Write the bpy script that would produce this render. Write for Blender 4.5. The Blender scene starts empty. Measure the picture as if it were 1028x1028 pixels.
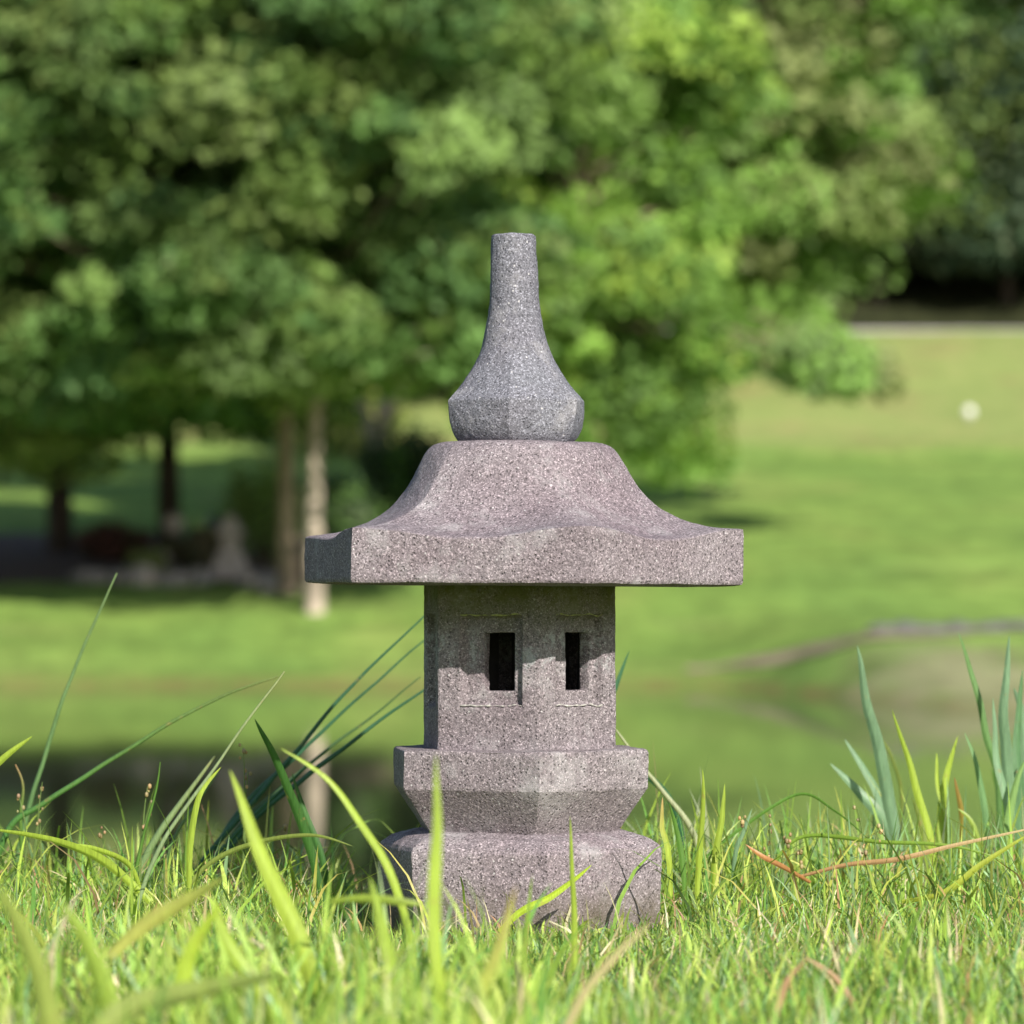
import bpy, bmesh, math, random
import numpy as np
from mathutils import Vector, Matrix, noise

R_ = math.radians
scene = bpy.context.scene
COL = scene.collection

# ------------------------------------------------------------------ camera
F = 4640.0            # focal length in photo pixels (photo 1028 px wide)
HY = 595.0            # eye level row
EYE = 0.293
D0 = 4.0              # distance of the lantern
cam = bpy.data.cameras.new('camera'); camo = bpy.data.objects.new('camera', cam); COL.objects.link(camo)
camo.location = (0, 0, EYE); camo.rotation_euler = (R_(90), 0, 0)
cam.sensor_width = 36; cam.lens = 36 * F / 1028
cam.shift_y = (HY - 514) / 1028
cam.clip_start = 0.05; cam.clip_end = 3000
cam.dof.use_dof = True; cam.dof.focus_distance = D0 - 0.06; cam.dof.aperture_fstop = 9.8
scene.camera = camo

# ------------------------------------------------------------------ world + sun
SUN_AZ, SUN_EL = 23.0, 31.0
w = bpy.data.worlds.new('World'); scene.world = w; w.use_nodes = True
nt = w.node_tree; bg = nt.nodes['Background']
sky = nt.nodes.new('ShaderNodeTexSky'); sky.sky_type = 'NISHITA'; sky.sun_disc = False
sky.sun_elevation = R_(SUN_EL); sky.sun_rotation = R_(180 - SUN_AZ)
nt.links.new(sky.outputs[0], bg.inputs[0]); bg.inputs[1].default_value = 0.095
sl = bpy.data.lights.new('sun', 'SUN'); so = bpy.data.objects.new('sun', sl); COL.objects.link(so)
sl.energy = 5.0; sl.angle = R_(0.53); sl.color = (1.0, 0.93, 0.83)
sd = Vector((math.sin(R_(SUN_AZ)) * math.cos(R_(SUN_EL)), -math.cos(R_(SUN_AZ)) * math.cos(R_(SUN_EL)), math.sin(R_(SUN_EL))))
so.rotation_euler = sd.to_track_quat('Z', 'Y').to_euler(); so.location = (5, -5, 10)
scene.view_settings.view_transform = 'Standard'; scene.view_settings.look = 'None'
scene.view_settings.exposure = 0.5; scene.view_settings.gamma = 1.0
scene.render.engine = 'CYCLES'
scene.cycles.max_bounces = 8; scene.cycles.transparent_max_bounces = 8

# ------------------------------------------------------------------ helpers
def P(px, py, d):
    return Vector(((px - 514) / F * d, d, EYE - (py - HY) / F * d))
def tag(o, label=None, cat=None, group=None, kind=None):
    if label: o['label'] = label
    if cat: o['category'] = cat
    if group: o['group'] = group
    if kind: o['kind'] = kind
    return o
def empty(name, loc, label, cat, group=None):
    o = bpy.data.objects.new(name, None); COL.objects.link(o); o.location = loc
    o.empty_display_size = 0.1
    return tag(o, label, cat, group)
def mesh_obj(name, verts, faces, mat, parent=None, smooth=False, cols=None):
    me = bpy.data.meshes.new(name)
    if isinstance(verts, np.ndarray):
        nv = len(verts); fa = np.asarray(faces, dtype=np.int32); nf, k = fa.shape
        me.vertices.add(nv); me.vertices.foreach_set('co', verts.astype(np.float32).ravel())
        me.loops.add(nf * k); me.loops.foreach_set('vertex_index', fa.ravel())
        me.polygons.add(nf); me.polygons.foreach_set('loop_start', np.arange(0, nf * k, k, dtype=np.int32))
        me.polygons.foreach_set('loop_total', np.full(nf, k, dtype=np.int32))
        me.update(calc_edges=True)
    else:
        me.from_pydata([tuple(v) for v in verts], [], faces)
    if cols is not None:
        a = me.color_attributes.new('tint', 'FLOAT_COLOR', 'POINT')
        c = np.ones((len(me.vertices), 4), dtype=np.float32); c[:, :3] = cols
        a.data.foreach_set('color', c.ravel())
    if smooth: me.polygons.foreach_set('use_smooth', [True] * len(me.polygons))
    me.materials.append(mat)
    o = bpy.data.objects.new(name, me); COL.objects.link(o)
    if parent: o.parent = parent
    return o
def copy_tree(root, loc, rz, sc, label, group=None):
    r = root.copy(); COL.objects.link(r); r.location = loc; r.rotation_euler = (0, 0, rz); r.scale = sc
    r['label'] = label
    if group: r['group'] = group
    for ch in list(root.children):
        c = ch.copy(); COL.objects.link(c); c.parent = r
    return r

# node helper
class N:
    def __init__(s, name):
        s.m = bpy.data.materials.new(name); s.m.use_nodes = True; s.t = s.m.node_tree
        s.b = s.t.nodes['Principled BSDF']; s.out = s.t.nodes['Material Output']
    def n(s, typ, **kw):
        x = s.t.nodes.new(typ)
        for k, v in kw.items():
            if k.startswith('i_'):
                key = k[2:]; key = int(key) if key.isdigit() else key.replace('_', ' ')
                x.inputs[key].default_value = v
            else: setattr(x, k, v)
        return x
    def l(s, a, b): s.t.links.new(a, b)
    def noise(s, scale, detail=3, rough=.55, vec=None, dist=0):
        x = s.n('ShaderNodeTexNoise'); x.inputs['Scale'].default_value = scale; x.inputs['Detail'].default_value = detail
        x.inputs['Roughness'].default_value = rough; x.inputs['Distortion'].default_value = dist
        if vec is not None: s.l(vec, x.inputs['Vector'])
        return x.outputs['Fac']
    def ramp(s, fac, stops, interp='LINEAR'):
        x = s.n('ShaderNodeValToRGB'); r = x.color_ramp; r.interpolation = interp
        while len(r.elements) < len(stops): r.elements.new(.5)
        for e, (p, c) in zip(r.elements, stops):
            e.position = p; e.color = (c, c, c, 1) if isinstance(c, (int, float)) else (*c, 1)
        s.l(fac, x.inputs[0]); return x.outputs[0]
    def mix(s, fac, a, b, blend='MIX'):
        x = s.n('ShaderNodeMix', data_type='RGBA', blend_type=blend)
        for sock, v in ((x.inputs[0], fac), (x.inputs[6], a), (x.inputs[7], b)):
            if isinstance(v, (int, float)): sock.default_value = v
            elif isinstance(v, tuple): sock.default_value = (*v, 1)
            else: s.l(v, sock)
        return x.outputs[2]
    def math(s, op, a, b=0.0, c=None, clamp=False):
        x = s.n('ShaderNodeMath', operation=op); x.use_clamp = clamp
        for i, v in enumerate((a, b, c)):
            if v is None: continue
            if isinstance(v, (int, float)): x.inputs[i].default_value = v
            else: s.l(v, x.inputs[i])
        return x.outputs[0]
    def mrange(s, v, a, b, c=0.0, d=1.0):
        x = s.n('ShaderNodeMapRange', interpolation_type='SMOOTHSTEP'); s.l(v, x.inputs[0])
        for i, q in enumerate((a, b, c, d)): x.inputs[i + 1].default_value = q
        return x.outputs[0]

# ------------------------------------------------------------------ materials
def stone_mat(name, base, moss=0.0, seed=0.0, ztop=None, zbot=None, spk=1.0, soil=False, lime=0.0):
    m = N(name); tc = m.n('ShaderNodeTexCoord'); mp = m.n('ShaderNodeMapping'); m.l(tc.outputs['Object'], mp.inputs[0])
    mp.inputs['Location'].default_value = (seed, seed * 1.7, seed * .6); v = mp.outputs[0]
    vo = m.n('ShaderNodeTexVoronoi', i_Scale=980.0); m.l(v, vo.inputs['Vector'])
    sep = m.n('ShaderNodeSeparateColor'); m.l(vo.outputs['Color'], sep.inputs[0])
    grain = sep.outputs[0]
    b = np.array(base)
    c1 = m.ramp(grain, [(0, tuple(b * .50)), (.22, tuple(b * .82)), (.6, tuple(b * 1.03)), (.84, tuple(b * 1.28)), (1.0, tuple(np.minimum(b * 2.2, .85)))])
    n2 = m.noise(430, 3, .7, v)
    c2 = m.mix(1.0, c1, m.ramp(n2, [(.3, .72), (.5, .98), (.7, 1.26)]), 'MULTIPLY')
    n3 = m.noise(9, 4, .6, v)
    c3 = m.mix(m.ramp(n3, [(.35, 0), (.68, 1)]), c2, m.mix(1.0, c2, (.80, .74, .765), 'MULTIPLY'))
    # blotches of pale lime and dark weathering
    n4 = m.noise(26, 5, .65, v)
    c4 = m.mix(m.math('MULTIPLY', m.ramp(n4, [(.54, 0), (.72, 1)]), .5), c3, (.43, .42, .43))
    # pits
    vp = m.n('ShaderNodeTexVoronoi', i_Scale=400.0); m.l(v, vp.inputs['Vector'])
    sp2 = m.n('ShaderNodeSeparateColor'); m.l(vp.outputs['Color'], sp2.inputs[0])
    pit = m.math('MULTIPLY', m.ramp(vp.outputs['Distance'], [(.22, 1), (.50, 0)]), m.ramp(sp2.outputs[1], [(.72, 0), (.84, 1)]))
    vq = m.n('ShaderNodeTexVoronoi', i_Scale=190.0); m.l(v, vq.inputs['Vector'])
    sp3 = m.n('ShaderNodeSeparateColor'); m.l(vq.outputs['Color'], sp3.inputs[0])
    fleck = m.math('MULTIPLY', m.ramp(vq.outputs['Distance'], [(.10, 1), (.2, 0)]), m.ramp(sp3.outputs[1], [(.80, 0), (.84, 1)]))
    c5 = m.mix(m.math('MULTIPLY', pit, .62 * spk), c4, tuple(b * .22))
    c5 = m.mix(m.math('MULTIPLY', fleck, .7), c5, (.62, .61, .62))
    if soil:
        sz = m.n('ShaderNodeSeparateXYZ'); m.l(tc.outputs['Object'], sz.inputs[0])
        gs = m.math('MULTIPLY', m.mrange(sz.outputs[2], .055, .012), m.ramp(m.noise(40, 5, .7, v), [(.3, .2), (.6, 1)]))
        c5 = m.mix(m.math('MULTIPLY', gs, .8), c5, (.10, .085, .05))
    if lime:
        sz = m.n('ShaderNodeSeparateXYZ'); m.l(tc.outputs['Object'], sz.inputs[0])
        band = m.math('MULTIPLY', m.mrange(sz.outputs[2], lime - .030, lime - .008), m.mrange(sz.outputs[2], lime + .022, lime + .006))
        vl = m.noise(55, 6, .75, v, 1.5)
        c5 = m.mix(m.math('MULTIPLY', m.math('MULTIPLY', band, m.ramp(vl, [(.50, 0), (.60, 1)])), .6), c5, (.42, .45, .46))
    if moss > 0:
        sx = m.n('ShaderNodeSeparateXYZ'); m.l(tc.outputs['Object'], sx.inputs[0])
        g = m.mrange(sx.outputs[2], zbot, ztop)
        nm = m.noise(34, 5, .7, v)
        mk = m.math('MULTIPLY', m.math('MULTIPLY', g, m.ramp(nm, [(.32, 0), (.58, 1)])), moss)
        c5 = m.mix(mk, c5, (.105, .115, .035))
    m.l(c5, m.b.inputs['Base Color'])
    m.b.inputs['Roughness'].default_value = .85; m.b.inputs['Specular IOR Level'].default_value = .25
    h = m.math('ADD', m.math('MULTIPLY', grain, .5), m.math('MULTIPLY', n2, 1.3))
    h = m.math('SUBTRACT', h, m.math('MULTIPLY', pit, 1.6))
    bp = m.n('ShaderNodeBump', i_Strength=.75, i_Distance=.0007); m.l(h, bp.inputs['Height']); m.l(bp.outputs[0], m.b.inputs['Normal'])
    return m.m

def leafy_mat(name, trans=.35, rough=.5, tcol=(1.25, 1.25, .55), spec=.35, streak=False):
    m = N(name); a = m.n('ShaderNodeAttribute', attribute_name='tint'); c = a.outputs['Color']
    g = m.n('ShaderNodeNewGeometry')
    if streak:
        tcs = m.n('ShaderNodeTexCoord'); ms = m.n('ShaderNodeMapping'); m.l(tcs.outputs['Object'], ms.inputs[0]); ms.inputs['Scale'].default_value = (1500, 300, 70)
        c = m.mix(1.0, c, m.ramp(m.noise(1.0, 3, .6, ms.outputs[0]), [(.3, .74), (.5, 1.0), (.7, 1.22)]), 'MULTIPLY')
        bl = m.noise(75, 4, .7, tcs.outputs['Object'])
        c = m.mix(m.math('MULTIPLY', m.ramp(bl, [(.62, 0), (.72, 1)]), .55), c, (.34, .24, .09))
    m.l(c, m.b.inputs['Base Color']); m.b.inputs['Roughness'].default_value = rough; m.b.inputs['Specular IOR Level'].default_value = spec
    tr = m.n('ShaderNodeBsdfTranslucent'); m.l(m.mix(1.0, c, tcol, 'MULTIPLY'), tr.inputs[0])
    mx = m.n('ShaderNodeMixShader'); mx.inputs[0].default_value = trans
    m.l(m.b.outputs[0], mx.inputs[1]); m.l(tr.outputs[0], mx.inputs[2]); m.l(mx.outputs[0], m.out.inputs[0])
    return m.m

def plain_mat(name, col, rough=.8, nscale=6, amt=.35, bump=.3, bdist=.02, detail=5):
    m = N(name); tc = m.n('ShaderNodeTexCoord'); v = tc.outputs['Object']
    n1 = m.noise(nscale, detail, .6, v)
    m.l(m.mix(1.0, col, m.ramp(n1, [(.3, 1 - amt), (.7, 1 + amt)]), 'MULTIPLY'), m.b.inputs['Base Color'])
    m.b.inputs['Roughness'].default_value = rough; m.b.inputs['Specular IOR Level'].default_value = .25
    bp = m.n('ShaderNodeBump', i_Strength=bump, i_Distance=bdist); m.l(m.noise(nscale * 3, detail, .6, v), bp.inputs['Height'])
    m.l(bp.outputs[0], m.b.inputs['Normal'])
    return m.m

M_blade = leafy_mat('grass_blades', .34, .42, (1.3, 1.3, .5), streak=True)
M_leaf = leafy_mat('tree_leaves', .24, .6, (1.15, 1.25, .7), .25)
M_bark = plain_mat('bark', (.27, .205, .15), .9, 5, .5, .8, .05)
M_bark_pale = plain_mat('pale_bark', (.36, .30, .245), .9, 3, .6, .6, .04)
M_bark_dark = plain_mat('dark_bark', (.07, .055, .045), .9, 5, .4, .8, .05)
M_white = plain_mat('white_paint', (.80, .79, .76), .5, 8, .05, .1)
M_pale_stone = plain_mat('pale_garden_stone', (.40, .345, .315), .85, 9, .25, .5)
M_rock = plain_mat('grey_rock', (.25, .225, .215), .9, 4, .4, .7, .03)
M_rock_dark = plain_mat('dark_rock', (.11, .11, .115), .9, 4, .4, .7, .03)
M_blue = plain_mat('blue_grey_glaze', (.16, .20, .27), .35, 6, .15, .1)
M_asphalt = plain_mat('asphalt', (.06, .06, .062), .9, 10, .2, .3)
M_concrete = plain_mat('concrete', (.36, .34, .34), .85, 6, .2, .3)
M_chamber_shade = plain_mat('shade_black_stone', (.03, .028, .027), .95, 60, .3, .3, .001)  # near-black stone: interior shade painted in, so the window openings look dark
M_crust = plain_mat('lime_crust', (.40, .39, .37), .9, 300, .4, .5, .001)
M_crust_g = plain_mat('lichen_crust', (.30, .32, .13), .9, 300, .45, .5, .001)

# ------------------------------------------------------------------ terrain
WZ = -0.81
LP = np.array([(-900, 3), (-60, .3), (-10, 0), (4.55, 0), (5.0, -.05), (5.6, -.28), (7.5, -.95), (9, -1.6), (40, -1.8), (50, -1.2), (54, -.81), (54.6, -.72), (58, -.42), (61, .03), (64, .36), (70, 1.02), (80, 1.80), (95, 2.95), (100, 3.55), (112, 5.2), (125, 7.36), (131, 7.62), (150, 12), (200, 38), (400, 70), (1400, 95)])
RP = np.array([(-900, 3), (-60, .3), (-10, 0), (4.55, 0), (5.0, -.05), (5.6, -.28), (7.5, -.95), (9, -1.6), (30, -1.8), (38, -1.2), (42.5, -.81), (44, -.72), (50, -.33), (52, -.17), (56, -.12), (61, .06), (64, .36), (70, 1.02), (80, 1.80), (95, 2.95), (100, 3.55), (112, 5.2), (125, 7.36), (131, 7.62), (150, 12), (200, 38), (400, 70), (1400, 95)])
def sstep(a, b, x):
    t = min(1, max(0, (x - a) / (b - a))); return t * t * (3 - 2 * t)
def terr(x, y):
    k = sstep(2.2, 4.3, x + .5 * noise.noise((y * .12, 3.1, 0)))
    z = (1 - k) * np.interp(y, LP[:, 0], LP[:, 1]) + k * np.interp(y, RP[:, 0], RP[:, 1])
    if 5.6 < y < 60:     # pond closes beyond the sides of the view
        s = sstep(30, 42, abs(x)); z = z * (1 - s) + s * np.interp(y, [5, 60], [.1, .3])
    a = .02 if y < 5.2 else (.05 if y < 64 else (.12 if y < 130 else .8))
    f = .5 if y < 64 else .12
    z += a * .6 * noise.noise((x * f, y * f, .3))
    if y > 12: z += .03 * noise.noise((x * 1.1, y * .9, 2.3))
    else: z += .012 * noise.noise((x * 5, y * 5, 2.3))
    return float(z)
def ysamp():
    a = list(np.linspace(-900, -60, 12)) + list(np.linspace(-50, 0, 14)) + list(np.linspace(.5, 3, 12)) + list(np.linspace(3.1, 6.2, 60)) + list(np.linspace(6.4, 10, 16)) + list(np.linspace(12, 38, 14)) + list(np.linspace(39, 70, 100)) + list(np.linspace(71, 135, 80)) + list(np.linspace(138, 220, 30)) + list(np.linspace(240, 1400, 24))
    return a
xs = sorted(set([round(v, 4) for v in list(np.linspace(-1200, -60, 16)) + list(np.linspace(-55, -14, 30)) + list(np.linspace(-13, -1.6, 40)) + list(np.linspace(-1.5, 1.5, 61)) + list(np.linspace(1.6, 13, 40)) + list(np.linspace(14, 55, 30)) + list(np.linspace(60, 1200, 16))]))
ys = ysamp()
vv = [(x, y, terr(x, y)) for y in ys for x in xs]; nx = len(xs)
ff = [(j * nx + i, j * nx + i + 1, (j + 1) * nx + i + 1, (j + 1) * nx + i) for j in range(len(ys) - 1) for i in range(nx - 1)]
g = N('ground_cover'); tc = g.n('ShaderNodeTexCoord'); v = tc.outputs['Object']
sx = g.n('ShaderNodeSeparateXYZ'); g.l(v, sx.inputs[0]); X, Y, Z = sx.outputs
mp = g.n('ShaderNodeMapping'); g.l(v, mp.inputs[0]); mp.inputs['Scale'].default_value = (1, .35, 1)
nA = g.noise(.35, 4, .6, mp.outputs[0]); nB = g.noise(2.2, 4, .65, mp.outputs[0]); nC = g.noise(14, 4, .7, v)
lawn = g.ramp(nA, [(.25, (.145, .25, .055)), (.5, (.195, .305, .065)), (.75, (.27, .34, .09))])
lawn = g.mix(1.0, lawn, g.ramp(nB, [(.28, .66), (.5, 1.0), (.72, 1.28)]), 'MULTIPLY')
lawn = g.mix(1.0, lawn, g.ramp(nC, [(.25, .7), (.75, 1.3)]), 'MULTIPLY')
mq = g.n('ShaderNodeMapping'); g.l(v, mq.inputs[0]); mq.inputs['Scale'].default_value = (.25, 1.1, 1)
nS = g.noise(.5, 5, .65, mq.outputs[0])
lawn = g.mix(1.0, lawn, g.ramp(nS, [(.32, .74), (.5, 1.0), (.68, 1.20)]), 'MULTIPLY')
# drier meadow on the upper slope
meadow = g.ramp(nB, [(.2, (.24, .33, .10)), (.5, (.32, .36, .13)), (.8, (.40, .35, .17))])
far = g.mrange(g.math('ADD', Y, g.math('MULTIPLY', g.math('SUBTRACT', nA, .5), 10)), 96, 103)
col = g.mix(g.math('MULTIPLY', far, .62), lawn, meadow)
nR = g.noise(.30, 4, .6, v)
col = g.mix(g.math('MULTIPLY', g.math('MULTIPLY', far, g.ramp(nR, [(.52, 0), (.66, 1)])), .6), col, (.36, .23, .13))
col = g.mix(g.math('MULTIPLY', g.ramp(g.noise(.8, 5, .7, mq.outputs[0]), [(.56, 0), (.72, 1)]), .45), col, (.33, .33, .13))
# mulch bed beneath the left trees
nD = g.noise(.5, 3, .5, v)
yj = g.math('ADD', Y, g.math('MULTIPLY', g.math('SUBTRACT', nD, .5), 3))
mb = g.math('MULTIPLY', g.mrange(yj, 64.0, 65.0), g.mrange(yj, 73.5, 71.5))
mb = g.math('MULTIPLY', g.math('MULTIPLY', mb, g.mrange(X, -1.0, -2.2)), g.mrange(X, -15.0, -13.0))
mulch = g.ramp(nC, [(.3, (.09, .06, .052)), (.7, (.21, .15, .135))])
col = g.mix(mb, col, mulch)
# brown wet rim along the far shore, sandy bank at right
rim = g.math('MULTIPLY', g.math('MULTIPLY', g.mrange(Z, -.66, -.75), g.ramp(nB, [(.38, .15), (.62, 1)])), g.mrange(Y, 20, 30))
col = g.mix(g.math('MULTIPLY', rim, .75), col, g.ramp(nC, [(.3, (.13, .10, .035)), (.7, (.24, .17, .075))]))
sand = g.ramp(nB, [(.25, (.25, .22, .13)), (.75, (.40, .345, .235))])
ksand = g.math('MULTIPLY', g.mrange(g.math('ADD', X, g.math('MULTIPLY', g.math('SUBTRACT', nD, .5), 3)), 3.2, 4.6), g.math('MULTIPLY', g.mrange(Y, 36, 40), g.mrange(g.math('ADD', Y, g.math('MULTIPLY', g.math('SUBTRACT', nB, .5), 3)), 51.8, 48.8)))
ksand = g.math('MULTIPLY', ksand, g.ramp(g.noise(.9, 4, .6, mp.outputs[0]), [(.36, .25), (.55, 1)]))
col = g.mix(g.math('MULTIPLY', ksand, .7), col, sand)
# bare earth line along the top of the bank
pc = g.math('ADD', g.math('MULTIPLY', g.math('POWER', g.math('MAXIMUM', g.math('SUBTRACT', 4.4, X), 0), 1.25), 1.35 * -1), 53.2)
pd = g.math('ABSOLUTE', g.math('SUBTRACT', Y, g.math('ADD', pc, g.math('MULTIPLY', g.math('SUBTRACT', nB, .5), 1.2))))
pk = g.math('MULTIPLY', g.mrange(pd, 1.5, .6), g.mrange(X, 1.6, 3.0))
col = g.mix(g.math('MULTIPLY', pk, .0), col, (.33, .235, .19))
# near ground: dark thatch and soil under the blades
near = g.mrange(Y, 9, 6.5)
col = g.mix(near, col, g.ramp(nC, [(.3, (.06, .085, .025)), (.7, (.15, .17, .055))]))
# woodland floor
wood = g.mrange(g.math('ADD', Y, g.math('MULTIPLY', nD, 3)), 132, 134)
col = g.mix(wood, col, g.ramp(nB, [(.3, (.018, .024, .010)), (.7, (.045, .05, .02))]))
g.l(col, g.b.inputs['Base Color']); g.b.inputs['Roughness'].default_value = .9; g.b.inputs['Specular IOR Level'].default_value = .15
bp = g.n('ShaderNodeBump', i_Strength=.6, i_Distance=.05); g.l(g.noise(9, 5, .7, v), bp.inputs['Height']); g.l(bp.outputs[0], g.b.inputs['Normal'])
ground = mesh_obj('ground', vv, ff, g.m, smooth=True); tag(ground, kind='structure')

# earth track along the bank top: a thin sheet that follows the ground
def strip(name, pts, wid, mat, lift=.012, kind='structure', sub=24):
    V = []; Fc = []; n = 0
    path = []
    for a, b in zip(pts[:-1], pts[1:]):
        for k in range(sub): t = k / sub; path.append((a[0] + (b[0] - a[0]) * t, a[1] + (b[1] - a[1]) * t))
    path.append(pts[-1])
    for i, (x, y) in enumerate(path):
        a = path[max(0, i - 1)]; b = path[min(len(path) - 1, i + 1)]
        d = Vector((b[0] - a[0], b[1] - a[1])).normalized(); nrm = Vector((-d.y, d.x))
        ww = wid * (1 + .35 * noise.noise((x * 1.3, y * 1.3, 4)))
        for s in np.linspace(-1, 1, 7):
            q = (x + nrm.x * ww * s, y + nrm.y * ww * s)
            V.append((q[0], q[1], terr(*q) + lift + .012 * (1 - s * s)))
        if i:
            o = (i - 1) * 7
            for k in range(6): Fc.append((o + k, o + 7 + k, o + 8 + k, o + 1 + k))
    o = mesh_obj(name, V, Fc, mat, smooth=True); tag(o, kind=kind); return o
M_earth = plain_mat('bare_earth', (.27, .215, .15), .95, 1.4, .3, .5, .02)
def gp(px, py):
    lo = 38.0
    while lo < 64:
        q = P(px, py, lo)
        if q.z <= terr(q.x, q.y): break
        lo += .1
    return (q.x, q.y)
strip('path', [gp(690, 673), gp(740, 667), gp(800, 657), gp(850, 646), gp(890, 640), gp(950, 637), gp(1028, 635), gp(1150, 632)],   .22, M_earth, lift=.02, sub=10)

# ------------------------------------------------------------------ water
wm = N('pond_water'); wm.b.inputs['Base Color'].default_value = (.030, .042, .020, 1); wm.b.inputs['Roughness'].default_value = .04
wm.b.inputs['IOR'].default_value = 1.333
tc = wm.n('ShaderNodeTexCoord'); mp = wm.n('ShaderNodeMapping'); wm.l(tc.outputs['Object'], mp.inputs[0]); mp.inputs['Scale'].default_value = (1, .6, 1)
bp = wm.n('ShaderNodeBump', i_Strength=.05, i_Distance=.01); wm.l(wm.noise(2.2, 4, .55, mp.outputs[0]), bp.inputs['Height']); wm.l(bp.outputs[0], wm.b.inputs['Normal'])
V = [(x, y, WZ) for y in (6.2, 30, 60) for x in (-46, 0, 46)]
water = mesh_obj('water', V, [(0, 1, 4, 3), (1, 2, 5, 4), (3, 4, 7, 6), (4, 5, 8, 7)], wm.m); tag(water, kind='structure')

# road and its pale kerb at the top of the slope
strip('road', [(-60, 128.2), (0, 128.2), (60, 128.2)], 1.9, M_asphalt, lift=.05)
V = []; Fc = []
for i, x in enumerate(np.linspace(4.0, 40, 80)):
    z = terr(x, 126); q = .012 * noise.noise((x * 2, 0, 0))
    for (dy, dz) in ((0, -.2), (0.02, .06), (.06, .10), (.26, .10), (.30, .06), (.30, -.2)): V.append((x, 125.7 + dy, 7.37 + dz + q))
    if i:
        o = (i - 1) * 6
        for k in range(5): Fc.append((o + k, o + 6 + k, o + 7 + k, o + k + 1))
kerb = mesh_obj('low_concrete_wall', V, Fc, M_concrete)
tag(kerb, 'low pale grey concrete edging running along the road at the top of the slope', 'low wall')

# ------------------------------------------------------------------ stone lantern
S = D0 / F            # metres per photo pixel at the lantern
CX = (521.5 - 514) * S
lant = empty('stone_lantern', (CX, D0, 0), 'grey stone garden lantern with flared six-sided roof and tall finial in the foreground grass', 'stone lantern')
def zz(py): return EYE - (py - HY) * S
M_s_roof = stone_mat('stone_roof', (.236, .208, .224), seed=3.0)
M_s_top = stone_mat('stone_finial', (.178, .184, .212), seed=7.0, spk=.6)
M_s_body = stone_mat('stone_body', (.220, .197, .211), moss=.9, seed=1.0, ztop=zz(588), zbot=zz(650), lime=zz(648))
M_s_tray = stone_mat('stone_tray', (.228, .204, .217), seed=5.0)
M_s_base = stone_mat('stone_base', (.246, .218, .234), seed=9.0, soil=True)
def hexr(phi, verts, rnd):
    """unit radius of a polygon with given vertex angles at angle phi; rnd blends to a circle"""
    n = len(verts)
    for i in range(n):
        a = verts[i]; b = verts[(i + 1) % n] + (360 if i == n - 1 else 0)
        p = phi
        while p < a: p += 360
        while p >= a + 360: p -= 360
        if a <= p <= b:
            hlf = (b - a) / 2; r = math.cos(R_(hlf)) / math.cos(R_(p - a - hlf)); return r * (1 - rnd) + rnd * .955
    return 1
def add_rough(o, sub, strength, size, bev=0):
    if bev:
        b = o.modifiers.new('bevel', 'BEVEL'); b.width = bev; b.segments = 2; b.limit_method = 'ANGLE'; b.angle_limit = R_(25)
    if sub:
        s = o.modifiers.new('sub', 'SUBSURF'); s.subdivision_type = 'SIMPLE'; s.levels = sub; s.render_levels = sub
    for k, (st, sz) in enumerate(((strength, size), (strength * .45, size * .22))):
        t = bpy.data.textures.new('rough', 'CLOUDS'); t.noise_scale = sz; t.noise_depth = 3
        d = o.modifiers.new('disp%d' % k, 'DISPLACE'); d.texture = t; d.strength = st; d.mid_level = .5; d.texture_coords = 'LOCAL'
def lathe(name, levels, verts, mat, cx=0.0, nphi=120, parent=lant, cap0=True, cap1=True, zfun=None, sharp=None):
    """levels: list of (R_px, z, roundness). verts: polygon vertex angles (0 = towards camera, + = right)"""
    angs = list(np.linspace(0, 360, nphi, endpoint=False))
    angs = [min(angs, key=lambda a: 0) if False else a for a in angs]
    for vtx in verts:      # snap nearest sample on each true corner
        j = min(range(nphi), key=lambda k: abs(((angs[k] - vtx + 180) % 360) - 180)); angs[j] = vtx % 360
    V = []; Fc = []
    for li, (r, z, rnd) in enumerate(levels):
        for a in angs:
            q = r * S * hexr(a, verts, rnd)
            z2 = z if zfun is None else zfun(li, a, z)
            V.append((cx * S + q * math.sin(R_(a)), -q * math.cos(R_(a)), z2))
    L = len(levels)
    for li in range(L - 1):
        for k in range(nphi):
            k2 = (k + 1) % nphi
            Fc.append((li * nphi + k, li * nphi + k2, (li + 1) * nphi + k2, (li + 1) * nphi + k))
    if cap0: Fc.append(tuple(range(nphi - 1, -1, -1)))
    if cap1: Fc.append(tuple((L - 1) * nphi + k for k in range(nphi)))
    o = mesh_obj(name, V, Fc, mat, parent)
    me = o.data
    bm = bmesh.new(); bm.from_mesh(me); bmesh.ops.recalc_face_normals(bm, faces=bm.faces); bm.to_mesh(me); bm.free()
    me.polygons.foreach_set('use_smooth', [True] * len(me.polygons))
    me.set_sharp_from_angle(angle=R_(28))
    return o
def dens(lv, n):
    """resample piecewise (r,z,rnd) levels"""
    out = []
    for a, b in zip(lv[:-1], lv[1:]):
        for k in range(n): t = k / n; out.append(tuple(a[i] + (b[i] - a[i]) * t for i in range(3)))
    out.append(lv[-1]); return out
def smoothlv(pts, n):
    """catmull-rom through (r, ypx, rnd)"""
    out = []; m = len(pts)
    for i in range(m - 1):
        p0, p1, p2, p3 = pts[max(0, i - 1)], pts[i], pts[i + 1], pts[min(m - 1, i + 2)]
        for k in range(n):
            t = k / n
            out.append(tuple(.5 * (2 * p1[j] + (p2[j] - p0[j]) * t + (2 * p0[j] - 5 * p1[j] + 4 * p2[j] - p3[j]) * t * t + (3 * p1[j] - p0[j] - 3 * p2[j] + p3[j]) * t ** 3) for j in range(3)))
    out.append(pts[-1]); return out

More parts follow.
